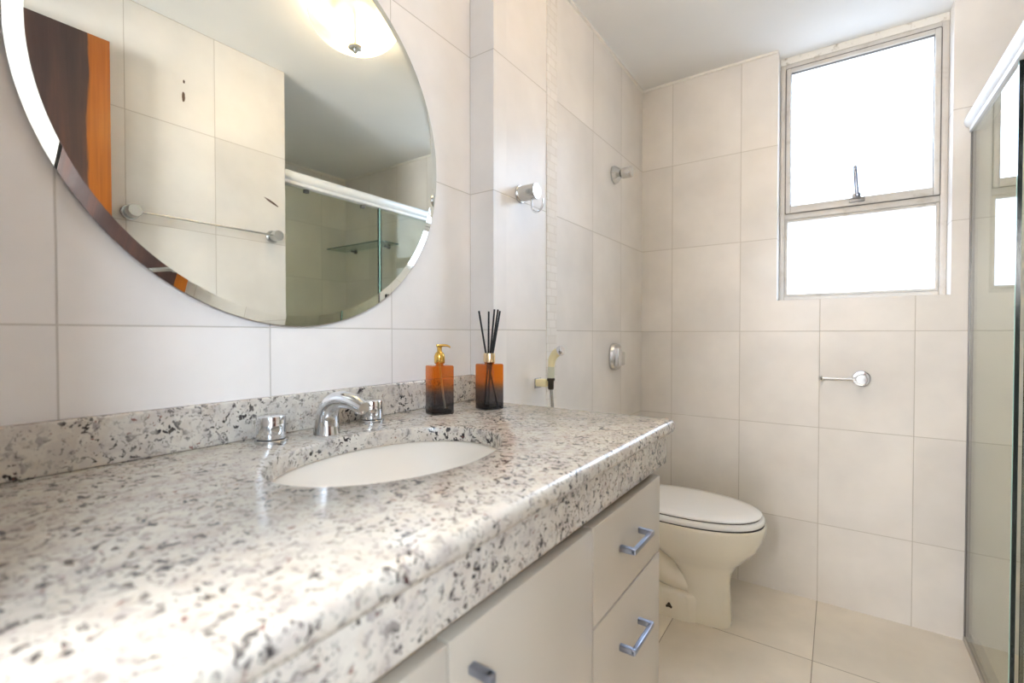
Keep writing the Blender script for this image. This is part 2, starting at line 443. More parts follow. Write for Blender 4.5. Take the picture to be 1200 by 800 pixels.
def obj(name, bm, m, parent=None, ang=35, smooth=True):
    bmesh.ops.recalc_face_normals(bm, faces=bm.faces[:])
    off = Vector((0, 0, 0)); q = parent
    while q: off += Vector(q.location); q = q.parent
    for v in bm.verts: v.co -= off
    if smooth:
        for f in bm.faces: f.smooth = True
        for e in bm.edges:
            if len(e.link_faces) == 2 and e.calc_face_angle(0) > math.radians(ang): e.smooth = False
    me = bpy.data.meshes.new(name); bm.to_mesh(me); bm.free()
    for x in (m if isinstance(m, (list, tuple)) else [m]): me.materials.append(x)
    o = bpy.data.objects.new(name, me); C.objects.link(o)
    if parent: o.parent = parent
    return o

def thing(name, label, cat, loc=(0, 0, 0), group=None):
    o = bpy.data.objects.new(name, None); C.objects.link(o); o.location = loc; o.empty_display_size = 0.05
    o['label'] = label; o['category'] = cat
    if group: o['group'] = group
    return o

def tag(o, label, cat, group=None):
    o['label'] = label; o['category'] = cat
    if group: o['group'] = group
    return o

def struct(name, bm, m, label=None, cat=None, smooth=False, parent=None):
    o = obj(name, bm, m, parent, smooth=smooth)
    if parent is None:
        o['kind'] = 'structure'
        if label: o['label'] = label
        if cat: o['category'] = cat
    return o

# ------------------------------------------------------------------ room shell
TH = 0.12
b = new(); box(b, -TH, 2.45, -1.4, D + 0.2, -0.1, 0.0)
struct('floor', b, M['floor'], 'beige square floor tiles with thin dark joints', 'floor')
b = new(); box(b, -TH, 2.45, -1.4, D + 0.2, CEIL, CEIL + 0.1)
struct('ceiling', b, M['ceiling'], 'plain white painted ceiling', 'ceiling')
b = new(); box(b, -TH, 0, FY - TH, JOG, 0, CEIL)
struct('wall_left', b, M['tile_left'], 'ivory tiled wall behind the round mirror', 'wall')
b = new(); box(b, -TH, COLX, JOG, D, 0, CEIL)
struct('wall_left_boxed', b, M['tile_column'], 'ivory tiled wall boxed out beside the vanity, carrying the flush plate', 'wall')
b = new()
box(b, -TH, WX0, D, D + 0.14, 0, CEIL); box(b, WX1, 2.45, D, D + 0.14, 0, CEIL); box(b, WX0, WX1, D, D + 0.14, 0, WZ0)
struct('wall_back', b, M['tile_back'], 'ivory tiled end wall with the window and the paper holder', 'wall')
b = new(); box(b, WR, WR + TH, FY - TH, WRY, 0, CEIL)
struct('wall_right', b, M['tile_right'], 'ivory tiled wall opposite the mirror, carrying the towel bar', 'wall')
b = new(); box(b, WR + TH, SHX, WRY - TH, WRY, 0, CEIL)
struct('wall_shower_side', b, M['tile_back'], 'ivory tiled near side wall of the shower', 'wall')
b = new(); box(b, SHX, SHX + TH, WRY - TH, D, 0, CEIL)
struct('wall_shower_end', b, M['tile_shower'], 'ivory tiled far wall inside the shower', 'wall')
DX0, DX1, DH = 0.46, 1.175, 2.12
b = new()
box(b, 0, DX0, FY - TH, FY, 0, CEIL); box(b, DX1, WR, FY - TH, FY, 0, CEIL); box(b, DX0, DX1, FY - TH, FY, DH, CEIL)
struct('wall_front', b, M['tile_back'], 'tiled wall with the open doorway', 'wall')
b = new(); box(b, -TH, 2.45, -1.52, -1.4, 0, CEIL); struct('wall_hall', b, M['hall'], 'unseen hall wall added beyond the doorway', 'wall')  # unseen hall closed in to cut the light entering by the doorway
b = new(); box(b, -TH - 0.1, -TH, -1.4, FY - TH, 0, CEIL); struct('wall_hall_left', b, M['hall'], 'unseen hall wall added on the mirror side', 'wall')
b = new(); box(b, 2.45, 2.55, -1.4, FY - TH, 0, CEIL); box(b, WR + TH, 2.45, FY - TH - 0.1, FY - TH, 0, CEIL); struct('wall_hall_right', b, M['hall'], 'unseen hall wall added on the door side', 'wall')
# thin caulked cove where walls meet the ceiling
b = new(); box(b, COLX, WX0, D - 0.009, D, CEIL - 0.009, CEIL); box(b, WX1, SHX, D - 0.009, D, CEIL - 0.009, CEIL)
struct('trim_1', b, M['caulk'], 'thin white caulk line along the top of the end wall', 'trim')
b = new(); box(b, COLX, COLX + 0.009, JOG, D - 0.009, CEIL - 0.009, CEIL)
struct('trim_2', b, M['caulk'], 'thin white caulk line along the top of the boxed-out wall', 'trim')
b = new(); box(b, SHX - 0.009, SHX, WRY, D - 0.009, CEIL - 0.009, CEIL)
struct('trim_3', b, M['caulk'], 'thin white caulk line at the ceiling over the far shower wall', 'trim')
b = new(); box(b, COLX, COLX + 0.003, 1.379, 1.447, 0, CEIL)
struct('trim_4', b, M['mosaic'], 'vertical strip of small split-stone mosaic on the boxed-out wall', 'trim')
b = new(); box(b, WX0, WX1, WY - 0.004, WY + 0.05, 2.296, CEIL, 0.002)
struct('trim_5', b, M['crack'], 'cracked plaster strip above the window frame', 'trim')

# window -----------------------------------------------------------
win = bpy.data.objects.new('window_1', None); C.objects.link(win); win.location = (0.958, WY, WZ0)
win['kind'] = 'structure'; win['label'] = 'white framed frosted window with a tilting upper sash'; win['category'] = 'window'
def ring(bm, x0, x1, z0, z1, t, y0, y1, bev=0.002, tb=None, tt=None):
    tb = tb or t; tt = tt or t
    box(bm, x0, x0 + t, y0, y1, z0, z1, bev); box(bm, x1 - t, x1, y0, y1, z0, z1, bev)
    box(bm, x0 + t, x1 - t, y0 + 0.0005, y1, z0, z0 + tb, bev); box(bm, x0 + t, x1 - t, y0 + 0.0005, y1, z1 - tt, z1, bev)
b = new(); ring(b, WX0, WX1, WZ0, 2.297, 0.021, WY, WY + 0.045)
box(b, WX0 + 0.021, WX1 - 0.021, WY + 0.002, WY + 0.04, 1.618, 1.642, 0.002)
obj('window_frame', b, M['frame'], win)
UX0, UX1, UZ0, UZ1 = 0.7045, 1.2135, 1.644, 2.2765
b = new(); ring(b, UX0, UX1, UZ0, UZ1, 0.018, WY - 0.004, WY + 0.03, 0.003, tb=0.032)
us = obj('upper_sash', b, M['frame'], win)
us['label'] = 'upper tilting sash of the window'
b = new(); ring(b, UX0 + 0.017, UX1 - 0.017, UZ0 + 0.031, UZ1 - 0.017, 0.0025, WY + 0.004, WY + 0.02, 0)
obj('gasket', b, M['groove'], us, smooth=False)
b = new(); box(b, UX0 + 0.016, UX1 - 0.016, WY + 0.018, WY + 0.023, UZ0 + 0.030, UZ1 - 0.016)
obj('pane', b, M['pane'], us, smooth=False)
LX0, LX1, LZ0, LZ1 = 0.7015, 1.2150, WZ0 + 0.022, 1.617
b = new(); ring(b, LX0, LX1, LZ0, LZ1, 0.011, WY + 0.006, WY + 0.03, 0.002)
ls = obj('lower_sash', b, M['frame'], win)
ls['label'] = 'fixed lower light of the window'
b = new(); box(b, LX0 + 0.009, LX1 - 0.009, WY + 0.018, WY + 0.023, LZ0 + 0.009, LZ1 - 0.009)
obj('pane', b, M['pane'], ls, smooth=False)
b = new()
for z in (UZ0 - 0.001,): box(b, UX0, UX1, WY - 0.002, WY + 0.02, z - 0.0018, z + 0.0006)
for (xa, xb, za, zb) in ((UX0 - 0.003, UX0, UZ0, UZ1), (UX1, UX1 + 0.003, UZ0, UZ1), (UX0, UX1, UZ1, UZ1 + 0.003)):
    box(b, xa, xb, WY - 0.001, WY + 0.02, za, zb)
obj('sash_gap', b, M['groove'], win, smooth=False)
# latch on the middle rail
b = new(); box(b, 0.932, 0.985, WY - 0.013, WY - 0.004, 1.655, 1.674, 0.002); box(b, 0.943, 0.972, WY - 0.024, WY - 0.012, 1.668, 1.688, 0.004)
la = obj('latch', b, M['latch'], win)
b = new(); tube(b, [(0.959, WY - 0.024, 1.684), (0.957, WY - 0.030, 1.70), (0.953, WY - 0.032, 1.76), (0.951, WY - 0.030, 1.797)], [0.009, 0.0075, 0.008, 0.0065], 12, 1.0)
lathe(b, [(0.009, 0), (0.009, 0.008), (0.006, 0.010)], 16, axis((0.960, WY - 0.023, 1.681), (0, -1, 0)))
obj('lever', b, M['handle'], la)

# door leaf folded back on the wall opposite the mirror -------------
dr = bpy.data.objects.new('door_1', None); C.objects.link(dr); dr.location = (1.2, FY + 0.1, 0)
dr['kind'] = 'structure'; dr['label'] = 'dark varnished wooden door with an orange sapwood edge, open against the wall'; dr['category'] = 'door'
b = new(); box(b, 1.172, 1.207, FY + 0.01, 0.553, 0.008, 2.107, 0.0015)
dl = obj('door_leaf', b, M['wood'], dr)
b = new()
for x0, x1, s in ((1.160, 1.172, -1),):
    lathe(b, [(0.024, 0), (0.024, 0.004), (0.010, 0.006), (0.009, 0.04), (0.001, 0.04)], 24, axis((1.172, 0.49, 1.02), (-1, 0, 0)))
    box(b, 1.124, 1.138, 0.37, 0.50, 1.010, 1.030, 0.004)
obj('door_handle', b, M['satin'], dr)
b = new()
for z in (0.25, 1.05, 1.85): lathe(b, [(0.006, 0), (0.006, 0.09)], 12, Matrix.Translation((1.214, FY + 0.010, z)))
obj('hinge', b, M['satin'], dr)

# ------------------------------------------------------------------ vanity cabinet
CTOP = 0.92
FX = 0.575
cab = thing('vanity_cabinet', 'cream laminate vanity cabinet under the speckled granite countertop', 'cabinet', (0.30, 0.45, 0))
b = new()
box(b, 0.003, FX - 0.021, 1.026, 1.044, 0.10, 0.815, 0.001); box(b, 0.003, FX - 0.021, 0.034, 0.052, 0.10, 0.815, 0.001)
box(b, 0.003, FX - 0.021, 0.052, 1.026, 0.10, 0.118); box(b, 0.003, 0.015, 0.052, 1.026, 0.118, 0.815)
box(b, FX - 0.040, FX - 0.021, 0.052, 1.026, 0.745, 0.815); box(b, FX - 0.30, FX - 0.021, 0.690, 0.708, 0.118, 0.745)
box(b, FX - 0.30, FX - 0.021, 0.344, 0.362, 0.118, 0.745); box(b, FX - 0.040, FX - 0.021, 0.708, 1.026, 0.610, 0.650)
box(b, 0.02, FX - 0.07, 0.04, 1.03, 0.0, 0.10)
obj('body', b, M['carcass'], cab)
def bar_handle(parent, p0, p1):
    """square-section bow handle on the front face between two feet"""
    b = new(); s = 0.0048; px = FX + 0.030
    p0, p1 = Vector(p0), Vector(p1)
    if abs(p1.y - p0.y) > abs(p1.z - p0.z):
        box(b, px - 0.008, px, p0.y - s, p1.y + s, p0.z - s, p0.z + s, 0.0012)
        for p in (p0, p1): box(b, FX - 0.0005, px - 0.002, p.y - s, p.y + s, p.z - s * 1.15, p.z + s * 1.15, 0.0012)
    else:
        box(b, px - 0.008, px, p0.y - s, p0.y + s, p0.z - s, p1.z + s, 0.0012)
        for p in (p0, p1): box(b, FX - 0.0005, px - 0.002, p.y - s * 1.15, p.y + s * 1.15, p.z - s, p.z + s, 0.0012)
    return obj('handle', b, M['handle'], parent)
for (y0, y1, z0, z1, hz, lab) in ((0.700, 1.045, 0.6330, 0.798, 0.722, 'shallow upper drawer'), (0.700, 1.045, 0.112, 0.6280, 0.540, 'deep lower drawer')):
    b = new(); box(b, FX - 0.019, FX, y0, y1, z0, z1, 0.0012)
    d = obj('drawer', b, M['laminate'], cab); d['label'] = lab
    bar_handle(d, (0, 0.815, hz), (0, 0.912, hz))
for (y0, y1, hy) in ((0.3550, 0.6950, 0.389), (0.036, 0.3505, 0.317)):
    b = new(); box(b, FX - 0.019, FX, y0, y1, 0.112, 0.798, 0.0012)
    d = obj('door', b, M['laminate'], cab)
    if hy: bar_handle(d, (0, hy, 0.655), (0, hy, 0.752))

# granite countertop -----------------------------------------------
ct = thing('countertop', 'speckled white granite vanity countertop with a deep apron and oval cut-out', 'countertop', (0.30, 0.45, CTOP))
SX, SY, SA, SB = 0.2927, 0.5375, 0.151, 0.2105
X0, X1, Y0, Y1 = 0.001, 0.598, FY + 0.002, 1.081
def slab():
    """slab with an oval cut-out, a bullnose front and free end"""
    bm = new(); n = 96; th = 0.030; r = 0.014
    def outer(ins, z):
        out = []
        xa, xb, ya, yb = X0, X1 - ins, Y0, Y1 - 0.35 * ins
        for k in range(n):
            a = 2 * PI * k / n; dx, dy = math.cos(a), math.sin(a)
            s = min(((xb - SX) / dx) if dx > 1e-9 else ((xa - SX) / dx) if dx < -1e-9 else 1e9,
                    ((yb - SY) / dy) if dy > 1e-9 else ((ya - SY) / dy) if dy < -1e-9 else 1e9)
            out.append(Vector((SX + dx * s, SY + dy * s, z)))
        # snap nearest samples to the four corners
        for cx, cy in ((xa, ya), (xb, ya), (xa, yb), (xb, yb)):
            j = min(range(n), key=lambda i: (out[i].x - cx) ** 2 + (out[i].y - cy) ** 2)
            out[j] = Vector((cx, cy, z))
        return out
    def inner(g, z):
        return [Vector((SX + (SA + g) * math.cos(2 * PI * k / n), SY + (SB + g) * math.sin(2 * PI * k / n), z)) for k in range(n)]
    rings = [inner(0, CTOP - th), inner(0, CTOP - 0.004), inner(0.0015, CTOP - 0.001), inner(0.004, CTOP)]
    for k in range(0, 7):
        a = PI / 2 * k / 6
        rings.append(outer(r * (1 - math.sin(a)), CTOP - r * (1 - math.cos(a))))
    rings += [outer(0, CTOP - th + 0.010), outer(0.004, CTOP - th + 0.002), outer(0.010, CTOP - th)]
    loft(bm, rings, False, False)
    R0 = [v for v in bm.verts][:n]; R1 = [v for v in bm.verts][-n:]
    for k in range(n): bm.faces.new((R1[k], R1[(k + 1) % n], R0[(k + 1) % n], R0[k]))
    return bm
obj('slab', slab(), M['granite'], ct, ang=50)
b = new(); box(b, 0.560, 0.5815, Y0, 1.071, 0.822, CTOP - 0.0295, 0.0015)
box(b, 0.090, 0.5605, 1.052, 1.071, 0.822, CTOP - 0.0295, 0.0015)
obj('apron', b, M['granite'], ct)
b = new(); box(b, 0.001, 0.021, Y0, JOG - 0.001, CTOP + 0.0002, 0.993, 0.004, 3)
tag(obj('backsplash', b, M['granite']), 'low speckled granite backsplash strip along the mirror wall', 'backsplash')

# basin -------------------------------------------------------------
b = new(); n = 64; rings = []
def ell(g, z): return [Vector((SX + (SA + g) * math.cos(2 * PI * k / n), SY + (SB + g) * math.sin(2 * PI * k / n), z)) for k in range(n)]
ztop = CTOP - 0.0305
rings = [ell(0.020, ztop - 0.012), ell(0.020, ztop), ell(0.006, ztop)]
for k in range(1, 13):
    a = PI / 2 * k / 12
    g = (SA + 0.004) * math.cos(a) ** 0.75 - SA if k < 12 else -SA + 0.022
    g = max(g, -SA + 0.022)
    rings.append(ell(g, ztop - 0.002 - 0.125 * math.sin(a) ** 1.1))
inner_last = rings[-1]
outer = []
for k in range(12, 0, -1):
    a = PI / 2 * k / 12
    g = max((SA + 0.016) * math.cos(a) ** 0.75 - SA, -SA + 0.022) if k < 12 else -SA + 0.022
    outer.append(ell(g, ztop - 0.014 - 0.127 * math.sin(a) ** 1.1))
loft(b, rings, False, True)
loft(b, [rings[0]] + outer[::-1], False, True)
bmesh.ops.remove_doubles(b, verts=b.verts[:], dist=1e-5)
ba = thing('washbasin', 'white oval washbasin set under the granite cut-out', 'basin', (SX, SY, ztop - 0.14))
obj('bowl', b, M['basin'], ba, ang=60)
b = new(); lathe(b, [(0.021, 0), (0.021, 0.002), (0.017, 0.0035), (0.012, 0.0025), (0.002, 0.002)], 28, Matrix.Translation((SX, SY, ztop - 0.1275)))
obj('drain', b, M['chrome'], ba)

# taps --------------------------------------------------------------
sp = thing('faucet', 'chrome arched basin spout standing between two round taps', 'faucet', (0.082, 0.545, CTOP))
b = new()
path = spline([(0.084, 0.545, CTOP), (0.084, 0.545, CTOP + 0.018), (0.087, 0.545, CTOP + 0.038), (0.099, 0.545, CTOP + 0.056), (0.121, 0.545, CTOP + 0.067), (0.148, 0.545, CTOP + 0.069), (0.174, 0.545, CTOP + 0.065), (0.196, 0.545, CTOP + 0.058)], 6)
m_ = len(path)
tube(b, path, [0.0255 - 0.0135 * (i / (m_ - 1)) ** 0.8 for i in range(m_)], 28, 1.0)
obj('spout', b, M['chrome'], sp, ang=50)
b = new(); lathe(b, [(0.0085, 0), (0.0095, 0.004), (0.0095, 0.012), (0.007, 0.012)], 24, axis((0.184, 0.545, CTOP + 0.060), (0.15, 0, -1)))
obj('aerator', b, M['chrome'], sp)
def tap(x, y, lab):
    t_ = thing('tap_handle', lab, 'tap', (x, y, CTOP), 'round chrome taps beside the spout')
    b = new(); lathe(b, [(0.0265, 0), (0.0265, 0.0055), (0.0255, 0.0065), (0.019, 0.0068)], 40, Matrix.Translation((x, y, CTOP)))
    obj('base_ring', b, M['satin'], t_)
    b = new(); lathe(b, [(0.0225, 0.0066), (0.0225, 0.0085)], 40, Matrix.Translation((x, y, CTOP)))
    obj('gap_ring', b, M['black'], t_)
    b = new(); lathe(b, [(0.0235, 0.0085), (0.024, 0.0095), (0.024, 0.045), (0.0228, 0.0475), (0.019, 0.0488), (0.001, 0.0492)], 40, Matrix.Translation((x, y, CTOP)))
    k = obj('knob', b, M['chrome'], t_)
    # finger dimple ring on the knob's front
    d = Vector((CAM[0] - x, CAM[1] - y + 0.25, 0)).normalized()
    b = new(); lathe(b, [(0.0125, -0.004), (0.0125, 0.0004), (0.011, 0.0012), (0.0095, 0.0002), (0.001, -0.0016)], 28, axis((x + d.x * 0.0226, y + d.y * 0.0226, CTOP + 0.026), d))
    obj('index_button', b, M['satin'], k)
tap(0.071, 0.443, 'round chrome tap on the near side of the spout')
tap(0.058, 0.672, 'round chrome tap on the far side of the spout, partly behind its tip')

# bottles -----------------------------------------------------------
def square_bottle(bm, M4, hx, hy, h, cr=0.004):
    def sq(ins, z):
        pts = []
        ax, ay = hx - ins, hy - ins
        for sx, sy, a0 in ((1, 1, 0), (-1, 1, PI / 2), (-1, -1, PI), (1, -1, 3 * PI / 2)):
            for k in range(5):
                a = a0 + PI / 2 * k / 4
                pts.append(M4 @ Vector((sx * (ax - cr) + cr * math.cos(a), sy * (ay - cr) + cr * math.sin(a), z)))
        return pts
    return sq
def glass_bottle(parent, M4, hx, hy, h, neck):
    b = new(); sq = square_bottle(b, M4, hx, hy, h)
    loft(b, [sq(0.0015, 0), sq(0, 0.002), sq(0, h - 0.003), sq(0.0012, h - 0.0008), sq(0.004, h)], True, False)
    last = [v for v in b.verts][-20:]
    nk = []
    for z in (h, h + 0.010):
        nk.append([b.verts.new(M4 @ Vector((neck * math.cos(2 * PI * (k / 20) + PI / 80 * 0), neck * math.sin(2 * PI * k / 20), z))) for k in range(20)])
    for A, B in ((last, nk[0]), (nk[0], nk[1])):
        for k in range(20): b.faces.new((A[k], A[(k + 1) % 20], B[(k + 1) % 20], B[k]))
    if neck < 0.012: b.faces.new(nk[1])
    return obj('bottle', b, M['bottle'], parent, ang=30)
def placed(x, y, deg): return Matrix.Translation((x, y, CTOP)) @ Matrix.Rotation(math.radians(deg), 4, 'Z')
sd = thing('soap_dispenser', 'square amber and smoke glass soap dispenser with a gold pump', 'soap dispenser', (0.1035, 0.8395, CTOP))
M4 = placed(0.1035, 0.8395, -25)
glass_bottle(sd, M4, 0.0242, 0.0280, 0.117, 0.0095)
b = new(); sq = square_bottle(b, M4, 0.0205, 0.0243, 0)
loft(b, [sq(0, 0.0035), sq(0, 0.008)], True, True)
obj('glass_base', b, M['bottle'], sd)
nd = (0.823, 0.568)
b = new(); lathe(b, [(0.0118, 0.121), (0.0130, 0.123), (0.0130, 0.138), (0.0125, 0.140), (0.0105, 0.146), (0.0070, 0.149), (0.0062, 0.150)], 32, M4)
pu = obj('pump_collar', b, M['gold'], sd)
b = new(); lathe(b, [(0.0058, 0.149), (0.0058, 0.160), (0.0075, 0.1615), (0.0085, 0.1645), (0.0075, 0.1675), (0.001, 0.168)], 24, M4)
cx, cy = 0.1035, 0.8395
tube(b, spline([(cx, cy, CTOP + 0.1645), (cx + nd[0] * 0.014, cy + nd[1] * 0.014, CTOP + 0.1650), (cx + nd[0] * 0.023, cy + nd[1] * 0.023, CTOP + 0.1625), (cx + nd[0] * 0.026, cy + nd[1] * 0.026, CTOP + 0.159)], 4), [0.0045 - 0.0002 * i for i in range(13)], 12, 0.8)
obj('pump_head', b, M['gold'], sd)
b = new(); tube(b, [(cx, cy, CTOP + 0.12), (cx + 0.004, cy + 0.004, CTOP + 0.07), (cx + 0.010, cy + 0.008, CTOP + 0.012)], 0.0025, 10)
obj('dip_tube', b, M['grey_plastic'], sd)

df = thing('reed_diffuser', 'square amber and smoke glass diffuser bottle holding black reeds', 'diffuser', (0.1575, 0.968, CTOP))
M4 = placed(0.1575, 0.968, -20)
glass_bottle(df, M4, 0.0250, 0.0285, 0.116, 0.0125)
b = new(); sq = square_bottle(b, M4, 0.0213, 0.0248, 0)
loft(b, [sq(0, 0.0035), sq(0, 0.008)], True, True)
obj('glass_base', b, M['bottle'], df)
b = new(); lathe(b, [(0.0135, 0.1185), (0.0152, 0.120), (0.0152, 0.142), (0.0146, 0.1435), (0.0112, 0.1435), (0.0108, 0.138), (0.0125, 0.125)], 36, M4, False, False)
obj('collar', b, M['pale_gold'], df)
fx, fy = 0.1575, 0.968
right = Vector((0.823, 0.568, 0)); fwd = Vector((-0.568, 0.823, 0))
# (sideways offset of the tip, of the foot, height of tip, depth of tip, label)
reeds = [(-0.027, 0.021, 0.252, 0.000, 'black reed leaning furthest left out of the diffuser'),
         (-0.002, -0.012, 0.251, 0.006, 'upright black reed second from the left in the diffuser'),
         (0.0135, -0.003, 0.256, -0.006, 'black reed left of the two rightmost in the diffuser'),
         (0.022, -0.006, 0.256, 0.004, 'black reed second from the right in the diffuser'),
         (0.0275, -0.009, 0.252, -0.004, 'black reed leaning furthest right out of the diffuser')]
for i, (tx, bx, hz, dz, lab) in enumerate(reeds):
    zb = 0.0095; zc = 0.142
    mouth = tx * 0.16 + (i - 2) * 0.0022
    pt = Vector((fx, fy, CTOP + hz)) + right * tx + fwd * dz
    pm = Vector((fx, fy, CTOP + zc)) + right * mouth + fwd * (0.0058 * (-1.0, 0.2, 1.0, -0.1, 0.5)[i])
    pb = Vector((fx, fy, CTOP + zb)) + right * bx + fwd * (0.011 * (-1.0, 0.0, 1.0, 0.1, 0.5)[i])
    b = new(); tube(b, [pt, pm, pb], 0.0025, 10)
    tag(obj('reed_stick', b, M['reed']), lab, 'reed', 'reeds in the diffuser')

# mirror ------------------------------------------------------------
MY, MZ, MR = 0.530, 1.5375, 0.400
mi = thing('round_mirror', 'large round wall mirror hanging above the granite countertop', 'mirror', (0.0, MY, MZ))
A = Matrix.Translation((0, MY, MZ)) @ Matrix.Diagonal((1, 1, 1.0225, 1)) @ axis((0, 0, 0), (1, 0, 0))
b = new(); lathe(b, [(0.36, 0.0), (0.36, 0.006)], 96, A); obj('backing', b, M['dark_edge'], mi)
b = new(); lathe(b, [(MR - 0.001, 0.0055), (MR, 0.0065), (MR, 0.0085)], 160, A, True, False); obj('edge', b, M['dark_edge'], mi)
b = new(); lathe(b, [(MR, 0.0085), (MR - 0.0195, 0.0121)], 160, A, False, False); obj('bevel', b, M['mirror'], mi, ang=80)
b = new(); n = 160
b.faces.new([b.verts.new(A @ Vector(((MR - 0.0195) * math.cos(2 * PI * k / n), (MR - 0.0195) * math.sin(2 * PI * k / n), 0.0121))) for k in range(n)])
obj('mirror_glass', b, M['mirror'], mi, smooth=False)

# robe hook ---------------------------------------------------------
HY, HZ = 1.219, 1.545
hk = thing('robe_hook', 'chrome barrel robe hook beside the mosaic strip', 'hook', (COLX, HY, HZ))
b = new(); lathe(b, [(0.027, 0), (0.027, 0.004), (0.0255, 0.006), (0.020, 0.0065)], 36, axis((COLX, HY, HZ), (1, 0, 0))); obj('flange', b, M['satin'], hk)
b = new(); lathe(b, [(0.0235, 0.006), (0.0235, 0.060), (0.0225, 0.062), (0.001, 0.0625)], 36, axis((COLX, HY, HZ), (1, 0, 0))); obj('barrel', b, M['satin'], hk)
b = new()
tube(b, spline([(COLX + 0.043, HY, HZ - 0.020), (COLX + 0.043, HY, HZ - 0.044), (COLX + 0.048, HY, HZ - 0.057), (COLX + 0.060, HY, HZ - 0.063), (COLX + 0.074, HY, HZ - 0.058), (COLX + 0.082, HY, HZ - 0.044), (COLX + 0.085, HY, HZ - 0.027)], 6), 0.0034, 12)
obj('hook', b, M['chrome'], hk)

# stop valve high on the boxed wall ----------------------------------
VY, VZ = 1.962, 1.809
sv = thing('stop_valve', 'chrome shut-off valve knob high on the wall near the ceiling corner', 'valve', (COLX, VY, VZ))
A = axis((COLX, VY, VZ), (1, 0, 0))
b = new(); lathe(b, [(0.041, 0), (0.041, 0.006), (0.037, 0.012), (0.022, 0.030), (0.016, 0.034)], 8, A); obj('flange', b, M['satin'], sv, ang=25)
b = new(); lathe(b, [(0.014, 0.033), (0.014, 0.040)], 28, A); obj('stem', b, M['black'], sv)
b = new(); lathe(b, [(0.021, 0.039), (0.0225, 0.041), (0.0225, 0.078), (0.021, 0.081), (0.001, 0.082)], 36, A); obj('knob', b, M['satin'], sv)

# flush plate -------------------------------------------------------
PY, PZ = 1.968, 1.013
fp = thing('flush_plate', 'chrome flush valve plate with two buttons above the toilet', 'flush plate', (COLX, PY, PZ))
def oval(hy, hz, x, e=3.0, n=40):
    out = []
    for k in range(n):
        a = 2 * PI * k / n; c, s = math.cos(a), math.sin(a)
        out.append(Vector((x, PY + hy * math.copysign(abs(c) ** (2 / e), c), PZ + hz * math.copysign(abs(s) ** (2 / e), s))))
    return out
b = new(); loft(b, [oval(0.058, 0.060, COLX, 2.6), oval(0.058, 0.060, COLX + 0.008, 2.6), oval(0.053, 0.056, COLX + 0.018, 2.6), oval(0.048, 0.051, COLX + 0.020, 2.8)])
obj('plate', b, M['satin'], fp, ang=25)
b = new(); box(b, COLX + 0.018, COLX + 0.040, PY - 0.042, PY - 0.004, PZ - 0.040, PZ + 0.040, 0.005, 3)
obj('full_button', b, M['chrome'], fp)
b = new(); box(b, COLX + 0.018, COLX + 0.036, PY + 0.002, PY + 0.042, PZ - 0.038, PZ + 0.020, 0.005, 3)
obj('half_button', b, M['satin'], fp)

# bidet sprayer -----------------------------------------------------
BY, BZ = 1.322, 0.952
br = thing('sprayer_holder', 'cream plastic wall bracket holding the hand sprayer', 'holder', (COLX, BY, BZ))
b = new(); box(b, COLX, COLX + 0.042, BY - 0.016, BY + 0.016, BZ - 0.010, BZ + 0.014, 0.004, 3)
obj('bracket', b, M['cream_plastic'], br)
b = new(); box(b, COLX + 0.0, COLX + 0.004, BY - 0.019, BY + 0.019, BZ - 0.017, BZ + 0.016, 0.0015)
obj('wall_plate', b, M['satin'], br)
SXP = COLX + 0.052
hs = thing('hand_sprayer', 'cream hand bidet sprayer with a chrome head and ribbed metal hose', 'sprayer', (SXP, BY, BZ))
b = new(); tube(b, spline([(SXP, BY, BZ + 0.016), (SXP + 0.001, BY, BZ + 0.045), (SXP + 0.002, BY, BZ + 0.062)], 5), [0.011, 0.0112, 0.0115, 0.0115, 0.0115, 0.0112, 0.011, 0.0105, 0.010, 0.010, 0.010], 18)
obj('grip', b, M['grey_plastic'], hs)
b = new(); tube(b, spline([(SXP + 0.001, BY, BZ + 0.055), (SXP + 0.004, BY + 0.001, BZ + 0.078), (SXP + 0.014, BY + 0.002, BZ + 0.096), (SXP + 0.028, BY + 0.003, BZ + 0.105)], 5), [0.0105 + 0.0003 * i for i in range(16)], 20)
obj('neck', b, M['cream_plastic'], hs)
b = new(); lathe(b, [(0.0148, 0), (0.0158, 0.003), (0.0158, 0.012), (0.0145, 0.015), (0.001, 0.0155)], 28, axis((SXP + 0.027, BY + 0.003, BZ + 0.1045), (0.88, 0.05, 0.42)))
obj('spray_head', b, M['chrome'], hs)
b = new(); lathe(b, [(0.0125, 0.010), (0.0128, 0.012), (0.0128, 0.017), (0.011, 0.019)], 24, Matrix.Translation((SXP, BY, BZ)))
lathe(b, [(0.0085, -0.018), (0.0095, -0.014), (0.0095, 0.011)], 24, Matrix.Translation((SXP, BY, BZ)))
obj('coupling', b, M['bolt'], hs)
b = new(); pts, rs = [], []
for i in range(150):
    s = i / 149
    pts.append((SXP + 0.004 * math.sin(s * 3), BY + 0.020 * math.sin(s * PI), BZ - 0.016 - 0.55 * s)); rs.append(0.0068 if i % 2 else 0.0054)
tube(b, pts, rs, 12)
obj('hose', b, M['satin'], hs, ang=80)
b = new(); lathe(b, [(0.028, 0), (0.028, 0.006), (0.012, 0.010), (0.010, 0.060), (0.001, 0.060)], 24, axis((COLX, BY, BZ - 0.565), (1, 0, 0)))
obj('outlet', b, M['chrome'], hs)

